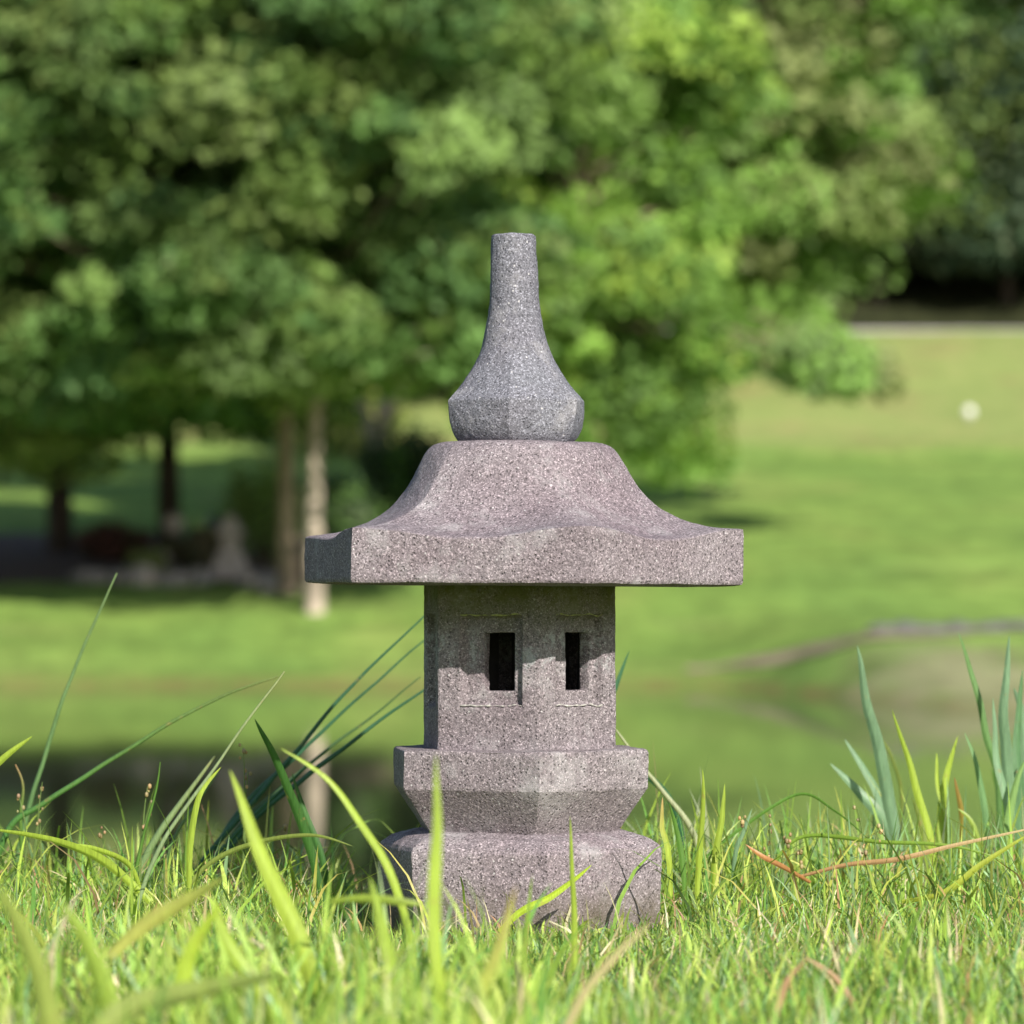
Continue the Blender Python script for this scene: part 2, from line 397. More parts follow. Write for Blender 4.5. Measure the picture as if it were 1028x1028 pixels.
# --- base block: rough sloping shoulders
VB = [10, 70, 130, 190, 256, 314]
lv = [(146, -.03, .0), (147, .02, .0), (148, zz(880), .0), (148, zz(850), .01), (146, zz(846.5), .02), (134, zz(838.5), .05), (118, zz(834), .08), (112, zz(832.5), .1), (100, zz(832), .1)]
o = lathe('base', dens(lv, 5), VB, M_s_base, cx=1.0, nphi=156); add_rough(o, 1, .0045, .05)
# --- tray: upright rim with a sloping underside
VT = [8, 68, 128, 188, 248, 304]
lv = [(100, zz(838), .02), (106, zz(833), .02), (108, zz(830), .02), (136, zz(791), .01), (137, zz(789.6), .01), (137.5, zz(787), .01), (138, zz(754), .01), (137, zz(751.6), .02), (135, zz(750.6), .02), (90, zz(750), .02)]
o = lathe('tray', dens(lv, 4), VT, M_s_tray, cx=0.0, nphi=156); add_rough(o, 1, .0026, .04)
# --- fire box with a sunk panel and a window opening on every side
VBX = [11, 71, 131, 191, 251, 308]
firebox_panels = []
def firebox():
    Rr = 102 * S; z0, z1 = zz(752.5), zz(582); V = []; Fc = []; shade_faces = []
    def add(q): V.append(tuple(q)); return len(V) - 1
    def ring(A, B):
        for k in range(4): Fc.append((A[k], A[(k + 1) % 4], B[(k + 1) % 4], B[k]))
    for i in range(6):
        a, b = VBX[i], VBX[(i + 1) % 6] + (360 if i == 5 else 0)
        pa = Vector((Rr * math.sin(R_(a)), -Rr * math.cos(R_(a)), 0)); pb = Vector((Rr * math.sin(R_(b)), -Rr * math.cos(R_(b)), 0))
        u = (pb - pa); Lw = u.length; u.normalize(); nrm = Vector((u.y, -u.x, 0))
        if nrm.dot(pa) < 0: nrm = -nrm
        def pt(s, z, dep, pa=pa, u=u, Lw=Lw, nrm=nrm): return pa + u * (s * Lw) - nrm * dep + Vector((0, 0, z))
        rz0, rz1 = zz(708.5), zz(616); hz0, hz1 = zz(692), zz(634.5)
        rs0, rs1, hs0, hs1 = .215, .835, .43, .73
        dr = 9 * S; dw = 22 * S
        def rect(s0, s1, a0, a1, dep): return [add(pt(s0, a0, dep)), add(pt(s1, a0, dep)), add(pt(s1, a1, dep)), add(pt(s0, a1, dep))]
        outer = rect(0, 1, z0, z1, 0); r1 = rect(rs0, rs1, rz0, rz1, 0); r2 = rect(rs0 + .045, rs1 - .03, rz0 + .0035, rz1 - .0035, dr)
        h1 = rect(hs0, hs1, hz0, hz1, dr); h2 = rect(hs0 + .01, hs1 - .01, hz0, hz1, dw)
        ins = .2; inn = rect(ins, 1 - ins, z0, z1, dw)
        ring(outer, r1); ring(r1, r2); ring(r2, h1); ring(h1, h2); ring(h2, inn); shade_faces.extend(range(len(Fc) - 4, len(Fc)))
        firebox_panels.append((pt, rs0, rs1, rz0, rz1, dr))
    o = mesh_obj('fire_box', V, Fc, M_s_body, lant)
    o.data.materials.append(M_chamber_shade)
    for q in shade_faces: o.data.polygons[q].material_index = 1  # inner chamber faces get the painted-in shade
    bm = bmesh.new(); bm.from_mesh(o.data); bmesh.ops.remove_doubles(bm, verts=bm.verts, dist=1e-5); bmesh.ops.recalc_face_normals(bm, faces=bm.faces); bm.to_mesh(o.data); bm.free()
    add_rough(o, 5, .0022, .03, bev=.0016)
    o.location.x = -.5 * S
    return o
fb = firebox()
# mineral crust along the panel ledges
rnd = random.Random(5)
for i in (5, 0, 1):
    pt, s0, s1, a0, a1, dr = firebox_panels[i]
    for (zc, mat, name) in ((a0 + .0018, M_crust, 'lime_crust'), (a1 - .0008, M_crust_g, 'lichen_crust')):
        V = []; Fc = []; n = 70
        for k in range(n + 1):
            t = k / n; s = s0 + .01 + (s1 - s0 - .02) * t
            nn = noise.noise((t * 14 + i * 9, 0, zc * 90)); rr = max(.0001, .0006 + .0010 * nn)
            c = pt(s, zc + .0026 * noise.noise((t * 5, i, 3)), dr * .05)
            nrm = (pt(s, zc, 0) - pt(s, zc, 1)).normalized()
            for q in range(6):
                A = q * math.pi / 3; V.append(c + nrm * rr * math.cos(A) + Vector((0, 0, rr * math.sin(A))))
            if k:
                for q in range(6): Fc.append(((k - 1) * 6 + q, (k - 1) * 6 + (q + 1) % 6, k * 6 + (q + 1) % 6, k * 6 + q))
        mesh_obj(name, V, Fc, mat, fb, smooth=True)
# --- roof
VR = [16, 76, 136, 196, 254, 314]
prof = [(227.5, 531, .0), (222, 530.5, .02), (196, 529, .08), (178, 525.5, .16), (159, 519, .26), (143, 510, .36), (130, 498, .46), (119.5, 484, .56), (111.5, 470, .64), (105.5, 460, .7), (99, 452, .75), (91, 446.5, .8), (79, 444.2, .85)]
sm = smoothlv(prof, 4)
levels = [(150, zz(588.0), .0), (200, zz(587.2), .0), (224, zz(586.4), .0), (226.5, zz(585.6), .0)] + [(227.8, zz(583 - k * 5), .0) for k in range(0, 10)] + [(r, zz(y), q) for r, y, q in sm] + [(50, zz(444), 1.0), (20, zz(444), 1.0)]
nlow = 4
LIFT = [1.0, 1.0, 1.0, 1.0, .2, .85]
def zroof(li, a, z):
    d = min(abs(((a - q + 180) % 360) - 180) for q in VR) / 30.0      # 0 corner .. 1 middle of side
    i0 = min(range(6), key=lambda i: abs(((a - VR[i] + 180) % 360) - 180)); lf = LIFT[i0]
    sag = 1 - lf * (.5 + .5 * math.cos(math.pi * min(1, d * 1.05)))
    py = HY - (z - EYE) / S
    if li < nlow: return z
    if li < nlow + 10:
        k = (li - nlow) / 10; return z - sag * 12.5 * S * k
    if li >= len(levels) - 2: return z
    j = (li - nlow - 10) / len(sm); wgt = (1 - j) ** 2.0
    ridge = 1.2 * math.exp(-(d * 3.2) ** 2) * math.sin(math.pi * min(1, j * 1.3)) * (1 if j < .77 else 0)
    return z - sag * 12.5 * S * wgt + ridge * S
o = lathe('roof', levels, VR, M_s_roof, cx=-1.5, nphi=240, zfun=zroof); add_rough(o, 1, .0024, .05)
o.rotation_euler = (0, R_(.35), 0); o.location.z = .0
# --- finial
VF = [54, 114, 174, 234, 294, 354]
pf = [(61, 446, .5), (67, 440, .5), (72, 430, .45), (74.6, 417, .4), (75.6, 407, .3), (75.4, 402.8, .28), (72.6, 399.6, .3), (67.5, 394.5, .35), (60, 387, .5), (48, 371, .55), (38, 355, .88), (32.5, 338, .88), (28.5, 318, .88), (26, 298, .88), (25.2, 276, .88), (24.4, 256, .88), (24, 240, .88), (23.3, 236.5, .88), (20, 235, .6), (8, 234.6, .8)]
o = lathe('finial', [(r, zz(y), q) for r, y, q in smoothlv(pf, 4)], VF, M_s_top, cx=-3.2, nphi=120)
for q in o.data.vertices: q.co.x -= 2.6 * S * max(0, (q.co.z - zz(400)) / (zz(235) - zz(400))) ** 1.0
add_rough(o, 1, .0022, .03)

# ------------------------------------------------------------------ ribbons and stems
def spline(pts, n):
    out = []; m = len(pts)
    for i in range(m - 1):
        p0, p1, p2, p3 = pts[max(0, i - 1)], pts[i], pts[i + 1], pts[min(m - 1, i + 2)]
        for k in range(n):
            t = k / n; out.append(.5 * (2 * p1 + (p2 - p0) * t + (2 * p0 - 5 * p1 + 4 * p2 - p3) * t * t + (3 * p1 - p0 - 3 * p2 + p3) * t ** 3))
    out.append(pts[-1].copy()); return out
def jit(c, rnd, a=.12):
    k = 1 + rnd.uniform(-a, a); return tuple(max(0, q * k * (1 + rnd.uniform(-a * .4, a * .4))) for q in c)
def ribbon(name, pix, wpx, col, parent, flat=True, tipcol=None, seed=0, twist=.5):
    """pix: list of (px,py,d) from root to tip; wpx width in photo px at its distance"""
    rnd = random.Random(seed + int(pix[0][0] * 7 + pix[-1][1]))
    pts = spline([P(*p) for p in pix], 9); n = len(pts); V = []; Fc = []; C = []
    for i, p in enumerate(pts):
        q = noise.noise_vector((p.x * 22 + seed, p.z * 22, seed)) * .0022; p.x += q.x; p.y += q.y; p.z += q.z * .4
    wid = .88 * wpx * pix[-1][2] / F
    tc = tipcol or col
    for i, p in enumerate(pts):
        t = i / (n - 1)
        d = (pts[min(n - 1, i + 1)] - pts[max(0, i - 1)]).normalized()
        side = d.cross(Vector((0, 1, 0))).normalized()
        up = side.cross(d).normalized()
        c = tuple(col[k] * (1 - t ** 3) + tc[k] * t ** 3 for k in range(3))
        cb = tuple(q * (1 + .12 * noise.noise((t * 9 + seed, pix[0][0], 0))) for q in c)
        if flat:
            ww = wid * .5 * min(1, .55 + t * 1.2) * (1 - t ** 3.5) + 1e-5
            A = twist * math.sin(t * 2.6 + seed); s2 = side * math.cos(A) + up * math.sin(A); u2 = s2.cross(d).normalized()
            for (a, b) in ((-1, 0), (-.5, .16), (0, .34), (.5, .16), (1, 0)):
                V.append(p + s2 * ww * a - u2 * ww * b); sk = 1 + .16 * noise.noise((a * 5 + seed, t * 1.5, 7)) + (.16 if a == 0 else 0); C.append(tuple(q * sk for q in cb))
            if i:
                o = (i - 1) * 5
                for k in range(4): Fc.append((o + k, o + 5 + k, o + 6 + k, o + 1 + k))
        else:
            ww = wid * .5 * (1 - .75 * t ** 1.6) + 1e-5
            for k in range(7):
                A = k * 2 * math.pi / 7; V.append(p + side * ww * math.cos(A) + up * ww * math.sin(A)); C.append(cb)
            if i:
                o = (i - 1) * 7
                for k in range(7): Fc.append((o + k, o + (k + 1) % 7, o + 7 + (k + 1) % 7, o + 7 + k))
    o = mesh_obj(name, V, Fc, M_blade, None, smooth=True, cols=np.array(C))
    if parent:
        o.parent = parent; o.location = -Vector(parent.location)
    return o
GREEN = (.10, .22, .035); TEAL = (.05, .15, .075); PALE = (.26, .36, .14); YEL = (.34, .46, .06); BLUEG = (.20, .33, .19); DRY = (.46, .27, .14); STRAW = (.50, .43, .22); OLIVE = (.20, .26, .06)
def clump(name, label, cat, root, stems, group=None):
    e = empty(name, root, label, cat, group)
    for i, s in enumerate(stems):
        nm, pix, wpx, col = s[:4]; flat = s[4] if len(s) > 4 else True; tip = s[5] if len(s) > 5 else None
        ribbon(nm, pix, wpx, col, e, flat, tip, seed=i * 1.7)
    return e
def root(px, d):
    q = P(px, 900, d); q.z = terr(q.x, q.y); return q
def rp(px, d):            # root point as pixel triple on the ground at distance d
    x = (px - 514) / F * d; z = terr(x, d) - .01; return (px, HY - (z - EYE) * F / d, d)

clump('rush_clump', 'green rush at the left edge with one upright and one far leaning long stalk', 'rush', root(8, 4.5), [
    ('stem', [rp(8, 4.5), (22, 840, 4.5), (44, 762, 4.5), (76, 668, 4.5), (118, 575, 4.5)], 7, (.13, .25, .09), False, (.20, .30, .12)),
    ('stem', [rp(-18, 4.3), (6, 836, 4.3), (45, 806, 4.3), (110, 764, 4.3), (200, 710, 4.3), (279, 679, 4.3)], 8, (.085, .22, .05), False, (.2, .25, .08)),
    ('leaf', [rp(-14, 4.2), (-30, 800, 4.2), (0, 764, 4.2), (33, 739, 4.2)], 11, YEL),
    ('stem', [rp(22, 4.4), (20, 830, 4.4), (22, 790, 4.4), (14, 767, 4.4)], 5, GREEN, False, DRY),
], 'rush plants standing in the grass')
clump('rush_clump', 'pale green rush tuft with straight slanting stalks left of the lantern, one stalk much longer', 'rush', root(150, 4.2), [
    ('stem', [rp(128, 4.0), (150, 872, 4.0), (186, 812, 4.0), (232, 748, 4.0), (285, 674, 4.0)], 6, (.26, .36, .18), False, (.36, .40, .2)),
    ('stem', [rp(118, 4.2), (150, 855, 4.2), (184, 803, 4.2), (216, 759, 4.2)], 10, (.22, .33, .14), False, (.30, .34, .15)),
    ('stem', [rp(150, 4.3), (172, 850, 4.3), (196, 808, 4.3), (218, 775, 4.3)], 5, (.16, .27, .10), False),
    ('stem', [rp(120, 4.1), (140, 860, 4.1), (152, 810, 4.1), (161, 765, 4.1)], 5, GREEN, False),
    ('leaf', [rp(186, 4.0), (191, 850, 4.0), (200, 800, 4.0), (222, 770, 4.0)], 9, YEL),
], 'rush plants standing in the grass')
clump('rush_clump', 'dark green rush sheaf leaning right with its tips behind the lantern', 'rush', root(170, 4.55), [
    ('stem', [rp(165, 4.5), (222, 842, 4.5), (300, 752, 4.5), (352, 690, 4.5), (427, 617, 4.5)], 7, TEAL, False),
    ('stem', [rp(185, 4.6), (240, 815, 4.6), (300, 757, 4.6), (360, 700, 4.6), (432, 638, 4.6)], 6, TEAL, False),
    ('stem', [rp(180, 4.65), (240, 830, 4.65), (320, 760, 4.65), (372, 720, 4.65), (422, 680, 4.65)], 5, (.08, .16, .06), False),
    ('stem', [rp(190, 4.5), (250, 828, 4.5), (310, 778, 4.5), (370, 732, 4.5), (440, 682, 4.5)], 8, TEAL, False),
    ('stem', [rp(170, 4.4), (225, 850, 4.4), (285, 790, 4.4), (330, 752, 4.4)], 6, (.05, .16, .06), False),
], 'rush plants standing in the grass')
clump('broad_leaf_tuft', 'dark green tuft with one broad pointed blade curving left, just left of the lantern base', 'grass tuft', root(330, 4.1), [
    ('leaf', [rp(330, 4.1), (312, 850, 4.1), (290, 795, 4.1), (271, 750, 4.1), (257, 721, 4.1)], 13, (.055, .15, .03)),
    ('leaf', [rp(338, 4.15), (322, 860, 4.15), (306, 815, 4.15), (294, 775, 4.15)], 9, (.06, .16, .04)),
])
clump('rush_clump', 'pale thick rush stalk slanting from behind the right side of the lantern', 'rush', root(712, 4.35), [
    ('stem', [rp(715, 4.35), (697, 838, 4.35), (662, 790, 4.35), (618, 733, 4.35)], 9, (.40, .44, .26), False),
    ('leaf', [rp(700, 4.5), (670, 800, 4.5), (600, 740, 4.5), (618, 690, 4.5), (633, 652, 4.5)], 9, TEAL),
], 'rush plants standing in the grass')
clump('iris_clump', 'blue green iris-like clump with a tall narrow leaf, centre of the right grass', 'iris', root(905, 4.52), [
    ('leaf', [rp(908, 4.52), (897, 825, 4.52), (884, 760, 4.52), (869, 700, 4.52), (860, 648, 4.52)], 17, BLUEG),
    ('leaf', [rp(905, 4.57), (890, 832, 4.57), (862, 795, 4.57), (834, 766, 4.57)], 14, BLUEG),
    ('leaf', [rp(900, 4.67), (886, 815, 4.67), (868, 775, 4.67), (848, 742, 4.67)], 11, BLUEG),
    ('leaf', [rp(944, 4.42), (934, 845, 4.42), (915, 775, 4.42), (897, 712, 4.42)], 10, YEL),
    ('leaf', [rp(900, 4.77), (905, 810, 4.77), (895, 760, 4.77), (880, 735, 4.77)], 5, OLIVE),
], 'iris clumps right of the lantern')
clump('iris_clump', 'tall blue green iris-like clump at the right edge of the grass', 'iris', root(1012, 4.47), [
    ('leaf', [rp(1013, 4.47), (1014, 800, 4.47), (1008, 720, 4.47), (1013, 638, 4.47)], 16, BLUEG),
    ('leaf', [rp(1008, 4.52), (1002, 790, 4.52), (990, 735, 4.52), (975, 672, 4.52), (960, 634, 4.52)], 9, (.13, .25, .08)),
    ('leaf', [rp(1022, 4.42), (1024, 800, 4.42), (1020, 745, 4.42), (1028, 672, 4.42)], 14, (.11, .22, .10)),
    ('leaf', [rp(1030, 4.57), (1032, 800, 4.57), (1026, 720, 4.57), (1018, 690, 4.57)], 12, BLUEG),
    ('leaf', [rp(1000, 4.67), (1003, 830, 4.67), (1004, 800, 4.67), (995, 770, 4.67)], 9, GREEN),
    ('leaf', [rp(994, 4.5), (990, 820, 4.5), (980, 770, 4.5), (968, 735, 4.5)], 8, (.16, .30, .12)),
    ('leaf', [rp(1018, 4.42), (1012, 820, 4.42), (1001, 765, 4.42), (997, 700, 4.42)], 11, BLUEG),
    ('leaf', [rp(1005, 4.4), (1012, 830, 4.4), (1019, 790, 4.4), (1032, 760, 4.4)], 10, (.22, .36, .12)),
    ('leaf', [rp(990, 4.4), (982, 850, 4.4), (975, 825, 4.4), (962, 812, 4.4)], 7, (.30, .40, .08)),
], 'iris clumps right of the lantern')
clump('grass_tuft', 'yellow green tuft of broad blades with one browned blade, between the two iris clumps', 'grass tuft', root(955, 4.47), [
    ('leaf', [rp(962, 4.47), (966, 860, 4.47), (966, 820, 4.47), (958, 780, 4.47)], 10, (.34, .30, .05), True, (.32, .16, .06)),
    ('leaf', [rp(944, 4.52), (944, 830, 4.52), (950, 780, 4.52), (962, 738, 4.52)], 10, YEL),
    ('leaf', [rp(950, 4.52), (950, 830, 4.52), (942, 790, 4.52), (940, 755, 4.52)], 8, YEL),
    ('leaf', [rp(925, 4.37), (930, 860, 4.37), (922, 820, 4.37), (915, 800, 4.37)], 7, OLIVE),
])
clump('grass_tuft', 'bright green tuft of upright blades close to the right side of the lantern base', 'grass tuft', root(700, 4.05), [
    ('leaf', [rp(700, 4.05), (702, 860, 4.05), (706, 815, 4.05), (705, 772, 4.05)], 8, YEL),
    ('leaf', [rp(718, 4.1), (718, 860, 4.1), (724, 820, 4.1), (727, 786, 4.1)], 8, (.28, .38, .05)),
    ('leaf', [rp(675, 4.0), (672, 860, 4.0), (664, 830, 4.0), (665, 800, 4.0)], 8, YEL, True, DRY),
    ('leaf', [rp(690, 4.0), (686, 870, 4.0), (678, 830, 4.0), (672, 805, 4.0)], 7, GREEN),
    ('leaf', [rp(735, 4.15), (738, 860, 4.15), (746, 835, 4.15), (755, 812, 4.15)], 6, BLUEG),
])
def lone(label, pix, wpx, col, tip=None, name='grass_plant', flat=True, group='long blades arching over the lawn'):
    o = ribbon(name, pix, wpx, col, None, flat, tip, seed=pix[-1][0] * .01); tag(o, label, 'grass plant', group); return o
lone('dry orange blade lying across the grass at the right edge below the iris', [(800, 880, 4.0), (850, 868, 4.0), (900, 862, 4.0), (960, 848, 4.0), (1060, 825, 4.0)], 7, DRY, STRAW)
lone('short orange brown blade lying between the lantern base and the iris', [(812, 886, 4.0), (785, 870, 4.0), (765, 860, 4.0), (748, 848, 4.0)], 7, (.5, .24, .10))
lone('thin green arch spanning the middle of the right grass', [(690, 880, 4.2), (735, 838, 4.2), (800, 798, 4.2), (840, 815, 4.2), (880, 850, 4.2)], 4, GREEN)
lone('long green blade bending low towards the right iris clump', [(760, 900, 4.1), (800, 842, 4.1), (880, 845, 4.1), (960, 850, 4.1), (1010, 865, 4.1)], 6, (.20, .32, .05))
lone('yellow blade sloping down left at the right edge', [(905, 905, 3.9), (950, 895, 3.9), (985, 868, 3.9), (1035, 835, 3.9)], 9, (.36, .42, .06))
lone('broad yellow green blade arching over the grass at the left edge', [(150, 905, 4.0), (110, 868, 4.0), (60, 845, 4.0), (-10, 832, 4.0)], 12, YEL)
lone('yellow green blade arching left of the pale rush tuft', [(142, 900, 4.0), (130, 868, 4.0), (95, 852, 4.0), (68, 848, 4.0)], 8, YEL)
lone('olive blade arching low in front of the dark rush sheaf', [(175, 905, 4.0), (210, 868, 4.0), (250, 848, 4.0), (310, 838, 4.0), (355, 850, 4.0)], 7, OLIVE)
lone('bright curled blade leaning against the front of the lantern base', [rp(480, 3.82), (520, 918, 3.82), (550, 902, 3.82), (575, 884, 3.82), (594, 868, 3.82)], 9, (.38, .52, .04))
G2 = 'blurred blades close to the camera'
def near(label, pix, wpx, col, tip=None): return lone(label, pix, wpx, col, tip, group=G2)
near('tall upright yellow green blade in front of the left part of the lantern', [rp(445, 2.75), (441, 1010, 2.75), (437, 900, 2.75), (440, 830, 2.75), (439, 756, 2.75)], 17, YEL, (.33, .44, .08))
near('broad yellow green blade sloping down right, left of the lantern', [rp(360, 3.05), (318, 990, 3.05), (290, 920, 3.05), (255, 838, 3.05), (231, 772, 3.05)], 24, (.34, .45, .06))
near('arched yellow green blade ending left of the tray', [rp(425, 3.3), (405, 915, 3.3), (378, 850, 3.3), (330, 785, 3.3), (280, 750, 3.3)], 10, YEL)
near('blurred blade with a tan tip before the middle of the base', [rp(465, 2.6), (480, 1010, 2.6), (498, 960, 2.6), (520, 888, 2.6)], 17, (.36, .43, .08), (.45, .33, .14))
near('straw coloured blade leaning right below the lantern base', [rp(540, 2.7), (575, 1015, 2.7), (608, 970, 2.7), (655, 924, 2.7)], 12, STRAW)
near('slim upright blade before the right half of the base', [rp(577, 3.5), (576, 960, 3.5), (575, 880, 3.5), (573, 818, 3.5)], 8, YEL)
near('wide blade rising at the far bottom left corner', [rp(80, 2.4), (55, 1040, 2.4), (30, 950, 2.4), (-8, 885, 2.4)], 34, (.34, .42, .10))
near('wide pale olive blade lying almost level at bottom left', [(90, 1050, 2.5), (130, 1012, 2.5), (200, 993, 2.5), (290, 978, 2.5)], 34, (.33, .40, .12), (.15, .22, .05))
near('olive blade pointing right in the lower left grass', [(110, 960, 2.9), (150, 925, 2.9), (190, 902, 2.9), (228, 880, 2.9)], 20, (.36, .38, .09), OLIVE)
near('rust brown stalk slanting left at bottom right', [rp(765, 3.0), (778, 1020, 3.0), (790, 985, 3.0), (812, 962, 3.0)], 10, (.42, .26, .15))
near('rust brown stalk slanting right at bottom right', [(880, 1050, 3.1), (860, 1015, 3.1), (835, 980, 3.1), (806, 960, 3.1)], 8, (.42, .26, .15))
near('level olive blade crossing left of the lantern base', [(330, 905, 3.0), (360, 902, 3.0), (400, 905, 3.0), (428, 908, 3.0)], 12, (.27, .36, .06))
near('broad blade standing behind the corner blade at bottom left', [rp(130, 2.6), (108, 1010, 2.6), (88, 950, 2.6), (60, 905, 2.6)], 24, (.30, .42, .07))
near('blade leaning left below the arched blade', [rp(300, 2.9), (262, 1000, 2.9), (232, 950, 2.9), (212, 900, 2.9)], 20, (.32, .44, .06))
near('bright blade leaning right near the bottom left middle', [rp(150, 2.7), (180, 1000, 2.7), (195, 950, 2.7), (225, 905, 2.7)], 22, (.34, .46, .05))
near('upright blade between the arched blade and the tall one', [rp(395, 2.9), (392, 990, 2.9), (384, 930, 2.9), (372, 880, 2.9)], 16, (.30, .42, .06))

# sedges with little brown seed heads
def sedge(label, px, d, heads):
    e = empty('sedge', root(px, d), label, 'sedge', 'sedges with brown seed heads')
    rnd = random.Random(int(px * 3))
    for (hx, hy) in heads:
        ribbon('stem', [rp(px + rnd.uniform(-6, 6), d), ((px + hx) / 2 + rnd.uniform(-3, 3), (hy + 880) / 2, d), (hx, hy, d)], 2.6, (.16, .24, .07), e, False)
        V = []; Fc = []; C = []
        for k in range(rnd.randint(3, 6)):
            c = P(hx + rnd.uniform(-3.5, 3.5), hy + rnd.uniform(-3, 16), d + rnd.uniform(-.004, .004)); r = rnd.uniform(1.1, 2.3) * d / F
            cc = jit((.42, .33, .17), rnd, .35); b = len(V)
            for th, ph in [(0, 0)] + [(1.05, q) for q in range(6)] + [(2.1, q) for q in range(6)] + [(3.14159, 0)]:
                V.append(c + Vector((math.sin(th) * math.cos(ph * 1.047), math.sin(th) * math.sin(ph * 1.047), 1.4 * math.cos(th))) * r); C.append(cc)
            for q in range(6):
                q2 = (q + 1) % 6; Fc += [(b, b + 1 + q2, b + 1 + q), (b + 1 + q, b + 1 + q2, b + 7 + q2, b + 7 + q), (b + 13, b + 7 + q, b + 7 + q2)]
        o = mesh_obj('seed_head', V, Fc, M_blade, e, smooth=True, cols=np.array(C)); o.location = -Vector(e.location)
sedge('sedge with two plump brown heads at the left edge', 28, 4.25, [(42, 785), (20, 800), (40, 815)])
sedge('sedge with seed heads left of the pale rush tuft', 138, 4.15, [(148, 790), (151, 806), (146, 830), (103, 828)])
sedge('sedge with tall seed heads before the dark rush sheaf', 244, 4.2, [(244, 750), (249, 775), (287, 828)])
sedge('sedge with loose seed heads right of the lantern base', 775, 4.05, [(745, 815), (773, 822), (790, 838), (770, 845), (802, 856)])
sedge('sedge with small seed heads below the iris clumps', 878, 4.05, [(882, 832), (868, 845), (860, 812)])

# ------------------------------------------------------------------ lawn blades
def blades(seed, n, xr, yr, hr, wr, palette, weights, mask=None, lean=.5, hfun=None):
    r = np.random.default_rng(seed)
    x = r.uniform(xr[0], xr[1], n); y = r.uniform(yr[0], yr[1], n)
    if mask is not None:
        k = mask(x, y, r); x, y = x[k], y[k]
    n = len(x)
    z = np.array([terr(a, b) for a, b in zip(x, y)]) - .004
    h = hr[0] + (hr[1] - hr[0]) * r.beta(2, 3, n)
    if hfun is not None: h = h * hfun(x, y)
    wd = r.uniform(wr[0], wr[1], n)
    az = r.uniform(0, 2 * np.pi, n); ln = r.gamma(2.2, lean / 2.2, n).clip(0, 1.5); fz = r.uniform(0, np.pi, n)
    T = np.array([0, .28, .55, .8, 1.0]); W = np.array([.8, 1, .85, .5, .04])
    ang = ln[:, None] * T[None, :] ** 1.2
    seg = np.diff(T, prepend=0)[None, :] * h[:, None]
    dr = np.cumsum(np.sin(ang) * seg, 1); dz = np.cumsum(np.cos(ang) * seg, 1)
    cx = x[:, None] + dr * np.cos(az)[:, None]; cy = y[:, None] + dr * np.sin(az)[:, None]; cz = z[:, None] + dz
    sx_ = (np.cos(fz) * wd)[:, None] * W[None]; sy_ = (np.sin(fz) * wd)[:, None] * W[None]
    L = np.stack([cx - sx_, cy - sy_, cz], -1); Rt = np.stack([cx + sx_, cy + sy_, cz], -1)
    V = np.stack([L, Rt], 2).reshape(-1, 3)          # n*5*2
    b = (np.arange(n) * 10)[:, None]
    q = np.array([[0, 1, 3, 2], [2, 3, 5, 4], [4, 5, 7, 6], [6, 7, 9, 8]])
    Fa = (b[:, :, None] + q[None]).reshape(-1, 4)
    pal = np.array(palette); ci = r.choice(len(pal), n, p=np.array(weights) / sum(weights))
    c = pal[ci] * r.uniform(.75, 1.25, (n, 1)) * r.uniform(.92, 1.08, (n, 3))
    return V, Fa, np.repeat(c, 10, axis=0)
def merge(parts):
    V = []; Fa = []; C = []; o = 0
    for a, b, c in parts: V.append(a); Fa.append(b + o); C.append(c); o += len(a)
    return np.concatenate(V), np.concatenate(Fa), np.concatenate(C)
PALL = [(.30, .46, .085), (.43, .56, .12), (.18, .36, .08), (.26, .42, .20), (.66, .60, .38), (.09, .19, .04), (.48, .28, .16)]
WT = [26, 24, 17, 12, 7, 14, 3]
bx, by = CX, D0
def not_base(x, y, r): return (((x - bx) ** 2 + (y - by) ** 2) > (.118) ** 2) & ~((x > -.165) & (x < -.09) & (y > 3.92) & (y < 4.8) & (r.uniform(0, 1, len(x)) < .85))
def hloc(x, y):
    f = np.where((np.abs(x - bx) < .15) & (y > 3.45) & (y < 3.95), .55, 1.0)
    return f * (.8 + .4 * np.sin(x * 11 + 1.2) * np.sin(y * 9 + x * 4)) * np.where(y > 4.25, .75, 1)
parts = []
parts.append(blades(1, 74000, (-.72, .72), (2.7, 4.8), (.014, .056), (.0005, .0011), PALL, WT, not_base, 1.15, hfun=hloc))
parts.append(blades(2, 9000, (-.7, .7), (3.2, 4.7), (.03, .085), (.0005, .0013), PALL, WT, not_base, 1.0, hfun=hloc))
parts.append(blades(3, 520, (-.6, .6), (4.05, 4.7), (.04, .11), (.0008, .0018), PALL, WT, not_base, .5))
parts.append(blades(4, 1300, (-.42, .02), (2.2, 3.2), (.045, .125), (.0012, .003), PALL[:5], [30, 40, 8, 8, 5], None, 1.0))
parts.append(blades(5, 220, (-.1, .45), (2.2, 3.2), (.04, .09), (.001, .0022), PALL[:5], [30, 30, 18, 14, 8], None, .6))
parts.append(blades(6, 95000, (-2.2, 2.2), (1.0, 4.95), (.02, .065), (.0008, .002), PALL, WT, lambda x, y, r: (np.abs(x) > .68) | (y < 2.75) & ~((np.abs(x) < .11 * y) & (y < 2.6)), 1.0))
parts.append(blades(12, 1500, (-.6, .6), (3.2, 4.6), (.04, .10), (.0012, .0028), PALL[:4] + [(.42, .46, .10), (.50, .40, .18)], [20, 26, 14, 8, 10, 4], not_base, 1.3, hfun=hloc))
parts.append(blades(7, 620, (-.6, .6), (3.85, 4.6), (.07, .16), (.0008, .0021), [(.30, .42, .07), (.20, .32, .06), (.42, .44, .10), (.50, .36, .18), (.16, .26, .10)], [25, 25, 14, 8, 14], not_base, 2.0))
